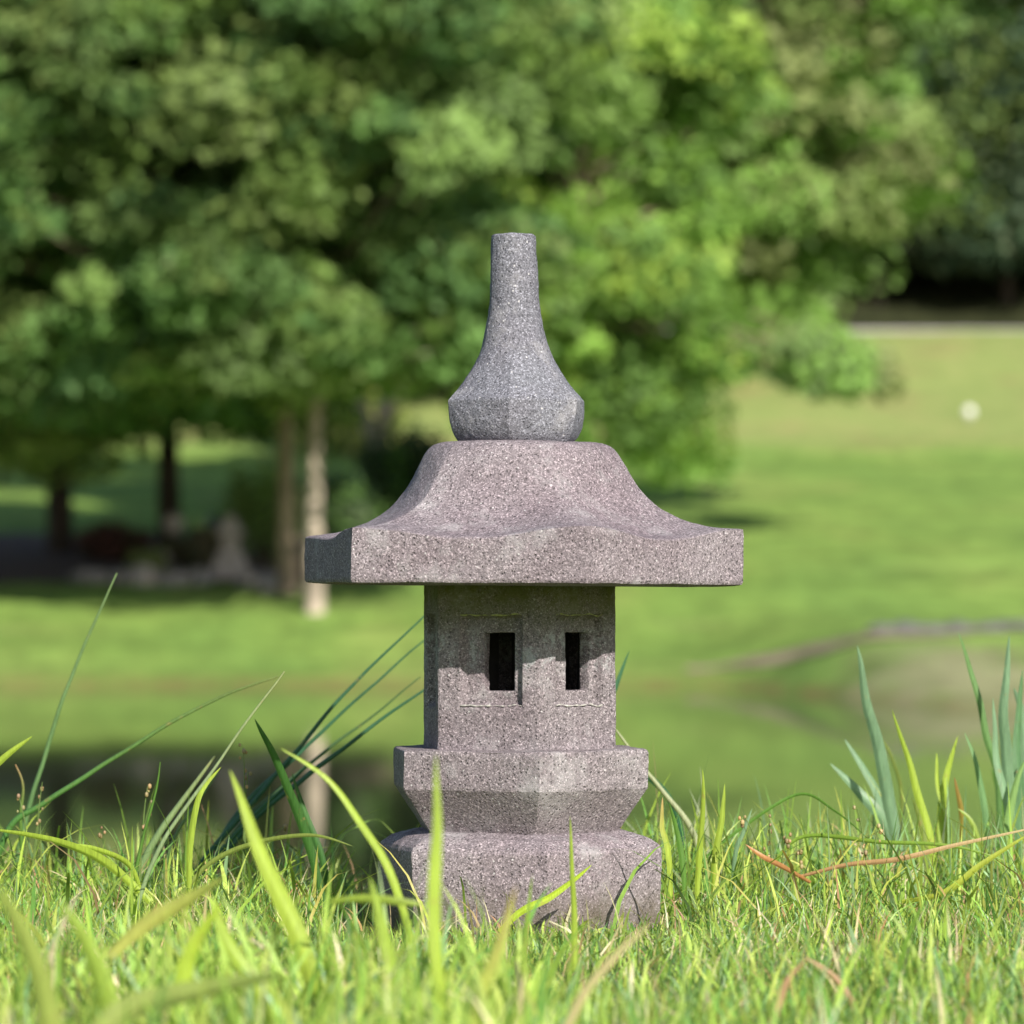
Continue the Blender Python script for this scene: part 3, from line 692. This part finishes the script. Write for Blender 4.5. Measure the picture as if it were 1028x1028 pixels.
parts.append(blades(8, 1800, (-.7, .7), (3.3, 4.7), (.03, .07), (.0005, .0012), [(.66, .60, .38), (.50, .38, .22), (.38, .22, .12), (.30, .30, .12)], [12, 8, 3, 8], not_base, 1.5))
parts.append(blades(9, 2600, (.12, .6), (4.1, 4.65), (.04, .105), (.0007, .0019), PALL, WT, not_base, 1.3, hfun=lambda x, y: .75 + .45 * np.sin(x * 23) * np.sin(y * 17)))
parts.append(blades(11, 420, (.13, .6), (4.1, 4.65), (.06, .135), (.0008, .0022), PALL[:4] + [(.40, .44, .10), (.30, .36, .20)], [12, 10, 12, 12, 8, 8], not_base, .55))
parts.append(blades(10, 1200, (-.6, -.15), (4.1, 4.65), (.03, .09), (.0007, .0018), PALL, WT, not_base, 1.3, hfun=lambda x, y: .75 + .45 * np.sin(x * 19 + 2) * np.sin(y * 17)))
V, Fa, C = merge(parts)
gr = mesh_obj('grass', V, Fa, M_blade, cols=C); tag(gr, 'short bright lawn grass growing around the lantern', 'grass', kind='stuff')

# ------------------------------------------------------------------ trees
def limb_mesh(paths, nseg=8):
    V = []; Fc = []
    for pts, r0, r1 in paths:
        sp = spline([Vector(p) for p in pts], 5); n = len(sp); base = len(V)
        for i, p in enumerate(sp):
            d = (sp[min(n - 1, i + 1)] - sp[max(0, i - 1)]).normalized()
            s = d.cross(Vector((.3, .9, .1))).normalized(); u = s.cross(d)
            t = i / (n - 1); r = r0 + (r1 - r0) * t ** .8
            if i <= 7 and r0 > .1: r *= 1 + .5 * (1 - i / 7.5) ** 2
            for k in range(nseg):
                A = 2 * math.pi * k / nseg; q = r * (1 + .12 * noise.noise((p.x * 3 + k, p.y * 3, p.z * 2))); V.append(p + s * q * math.cos(A) + u * q * math.sin(A))
            if i:
                o = base + (i - 1) * nseg
                for k in range(nseg): Fc.append((o + k, o + (k + 1) % nseg, o + nseg + (k + 1) % nseg, o + nseg + k))
    return V, Fc
def make_tree(name, label, group, loc, seed, H, rad, low, ncl, nleaf, lsize, pal, bark, tr=.17, csz=(.50, .25), gap=.0, skew=(0, 0), fork=False, off=(0, 0), extra=()):
    ncl = int(ncl * 1.95); nleaf = nleaf * .62; csz = (csz[0] * .68, csz[1] * .78)
    rnd = random.Random(seed); r = np.random.default_rng(seed)
    e = empty(name, loc, label, 'tree', group)
    top = H * .97
    lean = Vector((rnd.uniform(-.4, .4) + skew[0] * .3, rnd.uniform(-.4, .4), 0))
    tp = [Vector((0, 0, -.3)), Vector((0, 0, 0)), lean * .15 + Vector((0, 0, H * .2)), lean * .5 + Vector((rnd.uniform(-.2, .2), 0, H * .5)), lean + Vector((0, 0, H * .9))]
    paths = [(tp, tr, tr * .2)]
    if fork:
        paths.append(([tp[1] + Vector((0, 0, .9)), Vector((-.5, -.2, 2.2)), Vector((-.9, -.2, 4.2)), Vector((-1.3, 0, 7))], tr * .7, tr * .2))
        paths.append(([tp[1] + Vector((0, 0, 1.6)), Vector((.8, -.3, 3.0)), Vector((1.5, -.3, 4.6)), Vector((2.0, -.2, 7))], tr * .6, tr * .15))
    cen = []; tries = 0
    while len(cen) < ncl and tries < ncl * 60:
        tries += 1
        t = rnd.random(); z = low + (top - low) * t
        # crown outline: widest at one third
        rr = rad * (math.sin(math.pi * (t * .80 + .17)) ** .7) * (1 + .22 * noise.noise((t * 4, seed, 0)))
        a = rnd.uniform(0, 2 * math.pi); q = rr * math.sqrt(rnd.uniform(.12, 1)) * (1 + .25 * noise.noise((math.cos(a) * 1.5, math.sin(a) * 1.5 + seed, t * 3)))
        p = Vector((q * math.cos(a) + skew[0] * t + off[0], q * math.sin(a) + skew[1] * t + off[1], z))
        if noise.noise((p.x * 1.45 + seed, p.y * 1.45, p.z * 1.0)) < gap + .13: continue
        cen.append((p, q / max(.1, rr)))
    for q in extra: cen.append((P(*q) - Vector(loc), .9))
    for p, _ in cen:
        if rnd.random() < .24:
            z0 = max(H * .24, p.z - rnd.uniform(.5, 2.0)); t = min(1, z0 / (H * .9)); b = lean * t + Vector((0, 0, z0))
            m_ = (b + p) / 2 + Vector((rnd.uniform(-.3, .3), rnd.uniform(-.3, .3), rnd.uniform(-.1, .3)))
            paths.append(([b, m_, p], tr * rnd.uniform(.14, .32) * (1.2 - t), .012))
    V, Fc = limb_mesh(paths); mesh_obj('trunk', V, Fc, bark, e, smooth=True)
    # leaves
    C0 = np.array([list(p) for p, _ in cen]); nc = len(C0)
    sizes = r.uniform(.5, 1.35, nc) ** 1.2; bias = r.normal(0, .55, (nc, 3)); bias[:, 2] = np.abs(bias[:, 2]) * .6
    k = np.repeat(np.arange(nc), (nleaf * sizes ** 2 * .9).astype(int)); n = len(k)
    off = r.normal(0, 1, (n, 3)); off /= np.maximum(1, np.linalg.norm(off, axis=1, keepdims=True) / 1.7)
    pos = C0[k] + off * np.array([csz[0], csz[0], csz[1]]) * sizes[k][:, None]
    pos[:, 2] -= .10 * (off[:, 0] ** 2 + off[:, 1] ** 2) * csz[0]         # sprays droop at their ends
    nr = r.normal(0, .55, (n, 3)) + bias[k]; nr[:, 2] += .45; nr[:, :2] += .35 * C0[k][:, :2] / rad; nr[:, 1] -= .1
    nr /= np.linalg.norm(nr, axis=1, keepdims=True)
    t1 = np.cross(nr, r.normal(0, 1, (n, 3))); t1 /= np.linalg.norm(t1, axis=1, keepdims=True); t2 = np.cross(nr, t1)
    s = lsize * r.uniform(.6, 1.3, (n, 1))
    q = np.stack([pos - t1 * s * .62, pos + t2 * s * .36 + t1 * s * .05, pos + t1 * s * .62 - nr * s * .12, pos - t2 * s * .36 + t1 * s * .05], 1).reshape(-1, 3)
    pal = np.array(pal) * .86; ci = r.integers(0, len(pal), nc); cc = pal[ci][k] * r.uniform(.8, 1.2, (nc, 1))[k] * r.uniform(.8, 1.25, (n, 1))
    mesh_obj('crown', q, np.arange(n * 4).reshape(-1, 4), M_leaf, e, cols=np.repeat(cc, 4, axis=0))
    return e
MID = [(.150, .280, .075), (.115, .225, .070), (.20, .32, .08), (.15, .24, .07), (.22, .31, .09)]
BRIGHT = [(.24, .42, .075), (.195, .35, .07), (.32, .46, .085), (.16, .29, .07)]
OLV = [(.175, .285, .08), (.225, .32, .09), (.145, .24, .075), (.26, .31, .115)]
DARK = [(.080, .145, .078), (.065, .12, .066), (.10, .155, .083), (.12, .165, .09)]
def at(px, d): x = (px - 514) / F * d; return (x, d, terr(x, d))
GT = 'trees on the lawn beyond the pond'; GM = 'trees at the foot of the wooded hill'; GW = 'trees of the wooded hill'
make_tree('broadleaf_tree', 'pale trunked leafy tree standing forward on the lawn, left of the lantern', GT, at(316, 61), 11, 13, 3.8, 3.1, 330, 170, .17, MID, M_bark_pale, .19, gap=.02, skew=(.4, -2.5), off=(0, -1.5))
make_tree('broadleaf_tree', 'leafy tree with a brown forked trunk just left of the pale trunked tree', GT, at(289, 63), 12, 12, 3.8, 2.5, 340, 170, .17, MID, M_bark, .20, gap=.03, skew=(-.6, -2.5), off=(-1.9, -2.4))
make_tree('broadleaf_tree', 'dark trunked leafy tree in the middle of the mulch bed', GT, at(170, 68.5), 13, 14, 4.4, 1.8, 400, 150, .17, MID, M_bark_dark, .27, gap=.0, off=(0, -2.4), skew=(0, -2))
make_tree('broadleaf_tree', 'dark trunked leafy tree at the far left of the mulch bed', GT, at(60, 69), 14, 14, 4.6, 1.7, 420, 150, .17, MID + OLV[:1], M_bark_dark, .30, gap=.0, off=(-.3, -2.5), skew=(.5, -4))
make_tree('broadleaf_tree', 'leafy tree at the left edge with branches reaching low over the lawn', GT, at(-70, 64.5), 15, 13, 4.2, 1.7, 360, 150, .17, OLV, M_bark, .2, gap=.0, skew=(1.5, -4))
make_tree('broadleaf_tree', 'bright yellow green tree directly behind the lantern finial and roof', GT, at(588, 67), 16, 15, 2.45, 1.5, 330, 170, .17, BRIGHT, M_bark, .2, csz=(.52, .28), gap=.0, skew=(-.2, 0))
make_tree('broadleaf_tree', 'dark leafy tree with a slim trunk right behind the pale trunked tree', GT, at(385, 78), 17, 14, 3.6, 4.4, 300, 150, .18, MID, M_bark_pale, .2, gap=.07, fork=True)
make_tree('broadleaf_tree', 'wide olive green tree spreading over the slope, right of the bright tree', GT, at(590, 77), 18, 15, 3.5, 3.9, 380, 170, .19, OLV + BRIGHT[1:2], M_bark, .24, csz=(.55, .3), gap=.03, off=(2.3, 0), extra=[(866, 376, 73), (852, 372, 72.5), (842, 380, 72), (857, 362, 73), (848, 366, 72.8), (830, 362, 71), (815, 368, 71), (846, 356, 71.5), (800, 352, 70.8), (822, 352, 71), (785, 340, 71), (838, 350, 74), (822, 338, 74), (850, 362, 74), (800, 330, 74.5), (812, 345, 74.3), (780, 322, 75)])
# middle belt
mid_proto = make_tree('broadleaf_tree', 'rounded green tree at the hill foot behind the bright tree', GM, at(640, 112), 19, 18, 5.4, 2.2, 460, 130, .25, MID, M_bark_dark, .26, csz=(.95, .5), gap=-.08)
for px, d, rz, s, lb in ((480, 108, 1.1, 1.0, 'green tree at the hill foot behind the finial, left of the bright tree'),
                         (330, 116, 2.3, 1.05, 'green tree at the hill foot above the pale trunk'),
                         (190, 110, 3.9, .95, 'green tree at the hill foot behind the mulch bed trees'),
                         (40, 118, 5.0, 1.1, 'green tree at the hill foot near the left edge'),
                         (-110, 112, .4, 1.0, 'green tree at the hill foot beyond the left edge'),
                         (880, 136, 2.8, .92, 'green tree beyond the road, left of the dark right edge tree')):
    copy_tree(mid_proto, at(px, d), rz, (s, s, s), lb, GM)
hill_proto = make_tree('broadleaf_tree', 'dark bluish green tree beyond the road at the right edge', GW, at(1010, 137), 20, 20, 6.0, 1.5, 440, 130, .32, DARK, M_bark_dark, .28, csz=(1.15, .6), gap=-.1)
rr = random.Random(8)
WL = {(1, 5): 'dark tree on the hillside near the right edge, above the dark gap beyond the road'}
for row, (d, step, s) in enumerate(((140, 7.2, 1.0), (152, 8.5, 1.1), (172, 11, 1.3))):
    nrow = int(66 / step)
    for k in range(-3, nrow + 3):
        x = -33 + step * (k + .5) + rr.uniform(-1.2, 1.2); y = d + rr.uniform(-3, 3)
        if row == 0 and 13.0 < x < 17.5: continue
        sc = s * rr.uniform(.9, 1.15)
        copy_tree(hill_proto, (x, y, terr(x, y) - .2), rr.uniform(0, 6.28), (sc, sc, sc * rr.uniform(.9, 1.1)),
                  WL.get((row, k), 'tree deep in the dark mass of woodland covering the hill'), 'woodland trees on the hill')

# ------------------------------------------------------------------ shrubs, rocks and ornaments on the far bank
def shrub(name, label, loc, seed, rad, hgt, pal, n=2600, ls=.09, cat='shrub', group=None):
    r = np.random.default_rng(seed); rnd = random.Random(seed)
    e = empty(name, loc, label, cat, group)
    paths = []
    cl = []
    for k in range(22):
        a = rnd.uniform(0, 6.28); q = rad * math.sqrt(rnd.random()) * .85; z = hgt * rnd.uniform(.25, .95) * (1 - .4 * (q / rad) ** 2)
        cl.append((q * math.cos(a), q * math.sin(a), z)); paths.append(([(0, 0, -.05), (q * .4 * math.cos(a), q * .4 * math.sin(a), z * .5), cl[-1]], .02, .006))
    V, Fc = limb_mesh(paths, 5); mesh_obj('stem', V, Fc, M_bark_dark, e, smooth=True)
    C0 = np.array(cl); k = r.integers(0, len(cl), n); pos = C0[k] + r.normal(0, .16, (n, 3)) * np.array([rad, rad, hgt]); pos[:, 2] = np.abs(pos[:, 2])
    nr = r.normal(0, .8, (n, 3)); nr[:, 2] += .5; nr /= np.linalg.norm(nr, axis=1, keepdims=True)
    t1 = np.cross(nr, r.normal(0, 1, (n, 3))); t1 /= np.linalg.norm(t1, axis=1, keepdims=True); t2 = np.cross(nr, t1); s = ls * r.uniform(.6, 1.3, (n, 1))
    q = np.stack([pos - t1 * s * .6, pos + t2 * s * .35, pos + t1 * s * .6, pos - t2 * s * .35], 1).reshape(-1, 3)
    p_ = np.array(pal); cc = p_[r.integers(0, len(p_), len(cl))][k] * r.uniform(.8, 1.2, (n, 1))
    mesh_obj('foliage', q, np.arange(n * 4).reshape(-1, 4), M_leaf, e, cols=np.repeat(cc, 4, axis=0))
    return e
RED = [(.13, .065, .055), (.16, .08, .065), (.09, .07, .045)]
shrub('shrub', 'low red leaved shrub in the mulch bed, left of the stone ornaments', at(115, 68), 31, .5, .45, RED)
shrub('shrub', 'small grey green shrub between the pale ball ornament and the stone pagoda', at(196, 66.5), 32, .35, .5, [(.14, .14, .08), (.2, .17, .11)])
shrub('shrub', 'bushy green shrub right of the stone pagoda, below the forked tree', at(268, 67), 33, .7, 1.25, OLV)
shrub('shrub', 'low dark green shrub right behind the pale trunk', at(345, 69), 34, .8, 1.1, DARK + MID[:1])
shrub('shrub', 'low pale green tuft in front of the pale ball ornament', at(150, 65), 35, .28, .35, [(.2, .24, .09)])
shrub('shrub', 'round dark shrub left behind the lantern roof', at(402, 72), 36, .7, 1.7, DARK + MID[:1], 4000, .11)
shrub('shrub', 'sunlit yellow green shrub seen between the trunks above the lantern roof', at(350, 97), 38, 1.2, 3.0, [(.30, .33, .09), (.24, .30, .07)], 6000, .17)
shrub('shrub', 'broad sunlit yellow green shrub high between the trunks left of the finial', at(382, 113), 37, 1.3, 4.4, [(.34, .33, .10), (.28, .31, .08)], 6000, .2)
for i, (px, d, rad, hg, lb) in enumerate(((118, 104, 1.2, .9, 'low straw coloured bush in the sunlit strip, leftmost'), (180, 106, 1.1, .8, 'low straw coloured bush in the sunlit strip behind the dark trunk'), (235, 105, 1.3, 1.0, 'low straw coloured bush in the sunlit strip left of the forked tree'))):
    shrub('shrub', lb, at(px, d), 40 + i, rad, hg, [(.36, .32, .12), (.30, .31, .09)], 2600, .14, group='bushes in the sunlit strip')
# twiggy branch ends hanging at the edge of the olive tree
def rock(label, px, d, sx_, sy_, sz_, seed, mat, group, name='rock', cat='rock'):
    bm = bmesh.new(); bmesh.ops.create_icosphere(bm, subdivisions=3, radius=1)
    for v_ in bm.verts:
        n0 = noise.noise(v_.co * 1.1 + Vector((seed, 0, 0))); n1 = noise.noise(v_.co * 3.1 + Vector((0, seed, 0)))
        v_.co *= 1 + .35 * n0 + .12 * n1
        v_.co.x *= sx_; v_.co.y *= sy_; v_.co.z = v_.co.z * sz_ + sz_ * .35
    me = bpy.data.meshes.new(name); bm.to_mesh(me); bm.free(); me.materials.append(mat)
    o = bpy.data.objects.new(name, me); COL.objects.link(o); o.location = at(px, d); tag(o, label, cat, group); return o
GR = 'stones edging the mulch bed'
for i, (px, d, a, h, mt, lb) in enumerate(((95, 64.6, .34, .13, M_rock, 'flat grey edging stone at the left end of the mulch bed edge'),
        (128, 64.5, .26, .16, M_rock, 'grey edging stone below the red shrub'), (148, 64.3, .22, .2, M_pale_stone, 'pale edging stone below the ball ornament'),
        (176, 64.2, .26, .15, M_rock, 'grey edging stone between the ball ornament and the blue ball'), (200, 64.2, .18, .17, M_rock, 'small grey edging stone left of the stone pagoda'),
        (262, 64.0, .30, .16, M_rock, 'grey edging stone right of the stone pagoda'), (280, 63.4, .24, .14, M_pale_stone, 'pale edging stone at the foot of the forked tree'),
        (160, 66.2, .16, .22, M_pale_stone, 'upright pale stone beside the ball ornament'))):
    rock(lb, px, d, a, .22, h, i * 3.1, mt, GR)
GB = 'dark rocks along the bank at the right'
for i, (px, a, h, lb) in enumerate(((884, .22, .09, 'leftmost dark rock on the bank top'), (908, .26, .11, 'dark rock on the bank top above the blue iris leaf'), (935, .28, .10, 'third dark rock from the left on the bank top'),
        (962, .26, .12, 'dark rock on the bank top beside the thin iris leaf'), (990, .28, .10, 'dark rock on the bank top left of the right iris clump'), (1018, .30, .12, 'rightmost dark rock on the bank top behind the right iris clump'))):
    rock(lb, px, 53.6 + .1 * i, a * .8, .16, h * .75, i * 5.7 + 2, M_rock_dark, GB)

def revolve(name, prof, mat, parent, n=28, square=False):
    V = []; Fc = []
    for (r, z) in prof:
        for k in range(n):
            A = 2 * math.pi * k / n
            q = r / max(abs(math.cos(A)), abs(math.sin(A))) * .92 if square else r
            V.append((q * math.cos(A), q * math.sin(A), z))
    for i in range(len(prof) - 1):
        for k in range(n): Fc.append((i * n + k, i * n + (k + 1) % n, (i + 1) * n + (k + 1) % n, (i + 1) * n + k))
    Fc.append(tuple(range(n - 1, -1, -1))); Fc.append(tuple((len(prof) - 1) * n + k for k in range(n)))
    return mesh_obj(name, V, Fc, mat, parent, smooth=not square)
def ball_prof(r, zc, k=14): return [(max(.002, r * math.sin(math.pi * i / k)), zc - r * math.cos(math.pi * i / k)) for i in range(k + 1)]
e = empty('garden_pagoda', at(231, 65.2), 'pale stone garden pagoda with a wide foot standing at the mulch bed edge', 'stone ornament')
revolve('foot', [(.34, -.05), (.34, .08), (.28, .12), (.22, .28), (.17, .36)], M_pale_stone, e, 28, True)
revolve('shaft', [(.14, .36), (.13, .55)], M_pale_stone, e, 28, True)
revolve('cap', [(.12, .55), (.22, .60), (.20, .66), (.12, .75), (.07, .84), (.05, .88)], M_pale_stone, e, 28, True)
e = empty('ball_ornament', at(174, 66.6), 'pale stone ball on a short dark pillar in the mulch bed', 'stone ornament', None)
revolve('pillar', [(.15, -.05), (.15, .05), (.08, .1), (.08, .42), (.12, .47)], M_rock_dark, e); revolve('ball', ball_prof(.15, .61), M_pale_stone, e)
e = empty('ball_ornament', at(215, 67.2), 'blue grey ball on a short dark pillar behind the stone pagoda', 'stone ornament', None)
revolve('pillar', [(.13, -.05), (.13, .05), (.07, .1), (.07, .40), (.1, .44)], M_rock_dark, e); revolve('ball', ball_prof(.13, .56), M_blue, e)
e = empty('white_globe', at(973, 105), 'small white ball marker standing alone on the upper slope at right', 'marker')
revolve('stake', [(.03, -.1), (.03, .12)], M_concrete, e, 12); revolve('globe', ball_prof(.125, .2), M_white, e)
